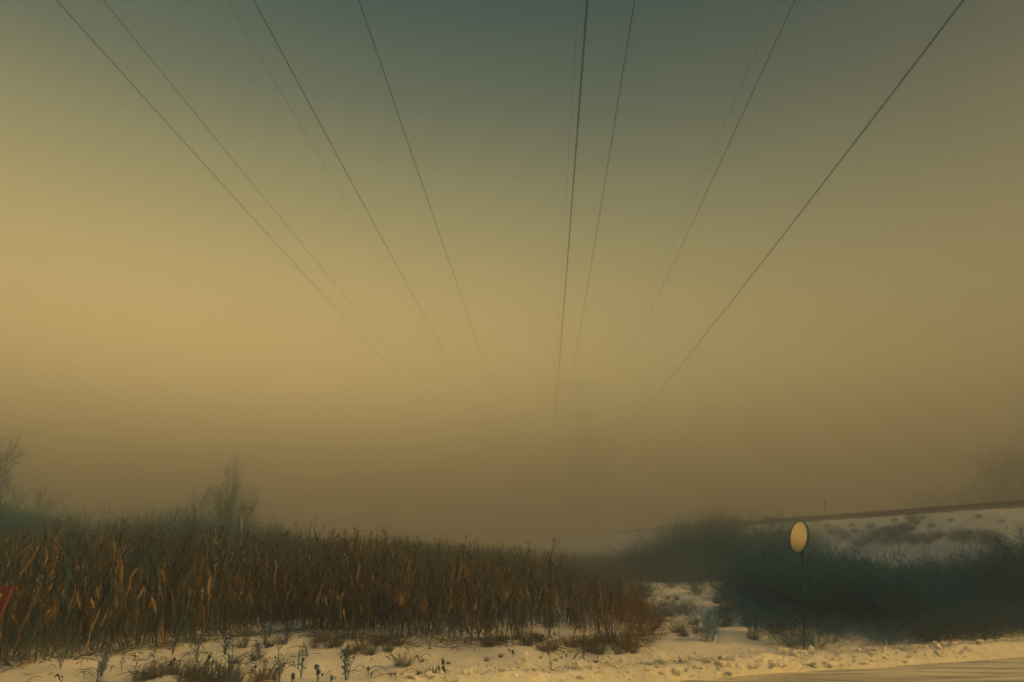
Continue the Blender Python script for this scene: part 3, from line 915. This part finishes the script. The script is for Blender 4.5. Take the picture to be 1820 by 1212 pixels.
# facing: mostly toward the road to the left, turned well away from the lens
face = math.atan2(-.90, -.28)       # direction the mirror looks
fx, fy = math.cos(R(190)), math.sin(R(190))
def disc_pts(r, off, n=48):
    th = np.arange(n) * 2 * np.pi / n
    sx, sy = -fy, fx
    sn = np.sin(th) * r
    return np.stack([np.cos(th) * r * sx + fx * (off - sn * .10), np.cos(th) * r * sy + fy * (off - sn * .10), sn + .10 * off], -1)
C = np.array([fx * .12, fy * .12, HC])
TILT = .10                          # leaning back a little, toward the sky
dm = MB(); rings = []
for r_, o_ in [(RM, 0), (RM * .85, .010), (RM * .65, .019), (RM * .4, .027), (RM * .15, .031)]:
    rings.append(disc_pts(r_, o_) + C)
V = np.concatenate(rings + [[C + np.array([fx, fy, 0]) * .032]])
n = 48
Q = [[a * n + j, a * n + (j + 1) % n, (a + 1) * n + (j + 1) % n, (a + 1) * n + j] for a in range(4) for j in range(n)]
T = [[4 * n + j, 4 * n + (j + 1) % n, 5 * n] for j in range(n)]
dm.add(V, Q, T)
mir = part('mirror_disc', dm.mesh('mirror_disc', M['mirror'], True), t)
rm = MB()
prof = [(RM - .006, .006), (RM + .006, .012), (RM + .014, 0), (RM + .014, -.045), (RM - .05, -.075), (.02, -.08)]
V = np.concatenate([disc_pts(a, b) + C for a, b in prof])
Q = [[a * n + j, a * n + (j + 1) % n, (a + 1) * n + (j + 1) % n, (a + 1) * n + j] for a in range(len(prof) - 1) for j in range(n)]
rm.add(V, Q, [[5 * n, 5 * n + j, 5 * n + j + 1] for j in range(1, n - 1)])
part('rim', rm.mesh('mirror_rim', M['rim'], True), t)
br = MB(); br.box((fx * .02, fy * .02, HC - .12), (.14, .05, .04), R(191)); br.box((fx * .02, fy * .02, HC + .06), (.14, .05, .04), R(191)); br.tube([[0, 0, HC - .46], [0, 0, HC - .34]], .05, 10)
t.rotation_euler = (0, .115, 0)
part('bracket', br.mesh('mirror_bracket', M['rim']), t)

# ------------------------------------------------------------------ red-framed sign at the left edge
q = ray(4, 1075); sx_, sy_ = q[:2] * (11.6 / q[1])
t = thing('road_sign', (sx_, sy_, gz(sx_, sy_)), 0, 'red-framed slanting sign cut off by the left edge, in front of the corn', 'sign')
zt = EYE + (ray(10, 1041)[2] / ray(10, 1041)[1]) * 11.6 - gz(sx_, sy_)
def sgn(px, y_=11.6): return ray(px, 1060)[0] / ray(px, 1060)[1] * y_ - sx_
xr = sgn(20)
W_, Hs, sl = .95, 1.10, .22
def quad(x0, x1, z0, z1, y0, y1, mb):        # a slanted slab, lower end shifted left
    f = lambda x, z: x - sl * (zt - z)
    V = [[f(x0, z0), y0, z0], [f(x1, z0), y0, z0], [f(x1, z1), y0, z1], [f(x0, z1), y0, z1], [f(x0, z0), y1, z0], [f(x1, z0), y1, z0], [f(x1, z1), y1, z1], [f(x0, z1), y1, z1]]
    mb.add(V, [[0, 1, 2, 3], [7, 6, 5, 4], [1, 5, 6, 2], [4, 0, 3, 7], [3, 2, 6, 7], [4, 5, 1, 0]])
fr = MB(); fw = .105
quad(xr - W_, xr, zt - .09, zt, -.03, .03, fr); quad(xr - W_, xr, zt - Hs, zt - Hs + .09, -.03, .03, fr)
quad(xr - fw, xr, zt - Hs + .09, zt - .09, -.03, .03, fr); quad(xr - W_, xr - W_ + fw, zt - Hs + .09, zt - .09, -.03, .03, fr)
part('frame', fr.mesh('sign_frame', M['red']), t)
pn = MB(); quad(xr - W_ + fw, xr - fw, zt - Hs + .09, zt - .09, -.012, .012, pn)
part('panel', pn.mesh('sign_panel', M['panel']), t)
ye = MB(); quad(xr - W_ + fw + .03, xr - fw - .012, zt - .20, zt - .11, -.018, -.0125, ye)
part('pale_band', ye.mesh('sign_band', M['yellow']), t)
po = MB(); po.tube([[xr - W_ / 2 - .1, .06, -.3], [xr - W_ / 2 - .1, .06, zt]], .03, 10)
part('post', po.mesh('sign_post', M['steel'], True), t)

# ------------------------------------------------------------------ railway on the embankment
def emb_pt(lat, al, z): return (m_[0] * lat + e_[0] * al, m_[1] * lat + e_[1] * al, z)
TRK = EMB_L + .0
zb = EMB_H - .60
track = thing('railway_track', emb_pt(TRK, 0, 0), 0, 'dark railway track with ballast running along the top of the snowy embankment', 'railway track')
inv = np.array(track.location)
def strip(mb, prof, a0, a1, n=120):
    al = np.linspace(a0, a1, n)
    V = np.concatenate([np.stack([m_[0] * (TRK + l) + e_[0] * al, m_[1] * (TRK + l) + e_[1] * al, 0 * al + z], -1) for l, z in prof]) - inv
    Q = [[k * n + j, k * n + j + 1, (k + 1) * n + j + 1, (k + 1) * n + j] for k in range(len(prof) - 1) for j in range(n - 1)]
    mb.add(V, Q)
ba = MB(); strip(ba, [(-2.5, zb - .25), (-1.6, zb + .32), (1.6, zb + .32), (2.5, zb - .25)], -20, 420, 400)
part('ballast', ba.mesh('ballast', M['ballast'], True), track)
for s in (-.7175, .7175):
    ra = MB(); strip(ra, [(s - .07, zb + .42), (s - .03, zb + .45), (s - .036, zb + .60), (s + .036, zb + .60), (s + .03, zb + .45), (s + .07, zb + .42)], -20, 420, 60)
    part('rail', ra.mesh('rail', M['rail']), track)
sl_ = MB(); ang = math.atan2(m_[1], m_[0])
for a in np.arange(20, 200, .62):
    p = np.array(emb_pt(TRK, a, zb + .33)) - inv
    sl_.box(p, (2.5, .24, .19), ang)
o = part('sleepers', sl_.mesh('sleepers', M['sleeper']), track); o['kind'] = 'stuff'
# marker post beside the track
q = ray(1469, 918)
al_m = (q[:2] @ e_) / (q[:2] @ m_) * (EMB_L - 2.4)
pm = emb_pt(EMB_L - 2.4, al_m, 0)
t = thing('marker_post', (pm[0], pm[1], gz(pm[0], pm[1])), 0, 'thin upright post beside the railway track, above the mirror', 'post')
mb = MB(); mb.tube([[0, 0, -.2], [0, 0, 1.7]], .028, 6); part('shaft', mb.mesh('marker_shaft', M['rim']), t)
mb = MB(); mb.box((0, -.04, 1.6), (.12, .02, .16)); part('plate', mb.mesh('marker_plate', M['rim']), t)

# ------------------------------------------------------------------ pylons and wires
def wp(lat, al, z): return np.array([d_[0] * al + n_[0] * lat, d_[1] * al + n_[1] * lat, z])
SAG0, SAGA = 40.0, 1.5e-4
def zw(z0, al): return EYE + z0 + SAGA * (al - SAG0) ** 2
def pylon(latc, alp, arms, label):
    p = wp(latc, alp, 0)
    t = thing('pylon', p, 0, label, 'pylon')
    ex = np.array([n_[0], n_[1], 0]); ey = np.array([d_[0], d_[1], 0]); ez = np.array([0, 0, 1.0])
    ztop = zw(max(a[0] for a in arms), alp) + 3
    def P3(a, b, z): return ex * a + ey * b + ez * z
    mb = MB(); w = lambda z: 3.4 * (1 - z / ztop) ** 1.1 + .55
    lv = np.linspace(0, ztop, 16)
    for sx in (-1, 1):
        for sy in (-1, 1):
            mb.tube([P3(sx * w(z), sy * w(z), z) for z in lv], .06, 4)
    for a, b in zip(lv[:-1], lv[1:]):
        for s in (-1, 1):
            for u, v in ((-1, 1), (1, -1)):
                mb.tube([P3(u * w(a), s * w(a), a), P3(v * w(b), s * w(b), b)], .035, 3)
                mb.tube([P3(s * w(a), u * w(a), a), P3(s * w(b), v * w(b), b)], .035, 3)
    part('lattice_mast', mb.mesh('pylon_mast', M['steel']), t)
    for z0, half in arms:
        mb = MB(); z = zw(z0, alp) + 1.2
        for s in (-1, 1):
            for sy in (-.5, .5):
                mb.tube([P3(0, sy, z), P3(s * half, 0, z)], .06, 4); mb.tube([P3(0, sy, z + 1.4), P3(s * half, 0, z + .1)], .06, 4)
            for f in (.2, .4, .6, .8): mb.tube([P3(s * half * f, 0, z), P3(s * half * (f + .1), 0, z + 1.4 * (1 - f - .1))], .06, 3)
        c = part('crossarm', mb.mesh('pylon_arm', M['steel']), t)
        for s in (-1, 1):
            mb = MB(); zz = np.linspace(z, z - 1.2, 9); mb.tube([P3(s * half, 0, q) for q in zz], [.04, .14, .05, .14, .05, .14, .05, .14, .04], 6)
            part('insulator', mb.mesh('insulator', M['steel']), c)
    return t
pylon(9.8, 180, [(21.5, 7.8), (28.9, 4.45), (36.4, 7.0)], 'ghostly lattice pylon barely visible in the fog at the centre')
pylon(-17.9, 250, [(26, 3.8), (28, 8.1), (34, 2.5)], 'ghostly lattice pylon lost in the fog left of the centre pylon')
WR = [(-28 / 1.080, 28, .026, 'outermost left power line wire, thick'), (-26 / 1.195, 26, .014, 'second power line wire from the left'),
      (-34 / 1.672, 34, .012, 'thin third wire from the left, fading early'), (-26 / 1.828, 26, .026, 'thick fourth wire from the left'),
      (-28 / 2.90, 28, .026, 'thick fifth wire from the left, last of the left group'), (36.4 / 13.1, 36.4, .012, 'hair-thin near-vertical wire at centre, left of the thickest wire'),
      (21.5 / 10.63, 21.5, .034, 'thickest near-vertical wire running down the centre'), (28.9 / 5.41, 28.9, .028, 'wire just right of the thickest centre wire'),
      (36.4 / 2.175, 36.4, .013, 'thin wire of the close pair right of centre'), (28.9 / 2.03, 28.9, .026, 'thick wire of the close pair right of centre'),
      (21.5 / 1.223, 21.5, .034, 'outermost right power line wire, steep diagonal')]
for k, (lat, z0, r, lab) in enumerate(WR):
    alp = 250 if k < 5 else 180
    al = np.linspace(-100, alp, 120)
    mb = MB(); mb.tube([wp(lat, a, zw(z0, a)) for a in al], r * 1.25 + .006, 6)
    o = part('power_line_wire', mb.mesh('wire', M['wire'], True))
    tag(o, lab, 'wire', 'power line wires overhead')

# ------------------------------------------------------------------ haze
hz_mat = bpy.data.materials.new('haze')
hz_mat.use_nodes = True
ht = hz_mat.node_tree
ht.nodes.clear()
ho = ht.nodes.new('ShaderNodeOutputMaterial')
pv = ht.nodes.new('ShaderNodeVolumePrincipled')
pv.inputs['Color'].default_value = (.86, .86, .87, 1)
pv.inputs['Density'].default_value = .0168
pv.inputs['Anisotropy'].default_value = .96
ht.links.new(pv.outputs[0], ho.inputs['Volume'])
mb = MB(); mb.box((0, 0, 24.5), (1900, 1900, 54))
tag(part('haze', mb.mesh('haze', hz_mat)), 'pale fog filling the whole scene', 'fog', kind='stuff')
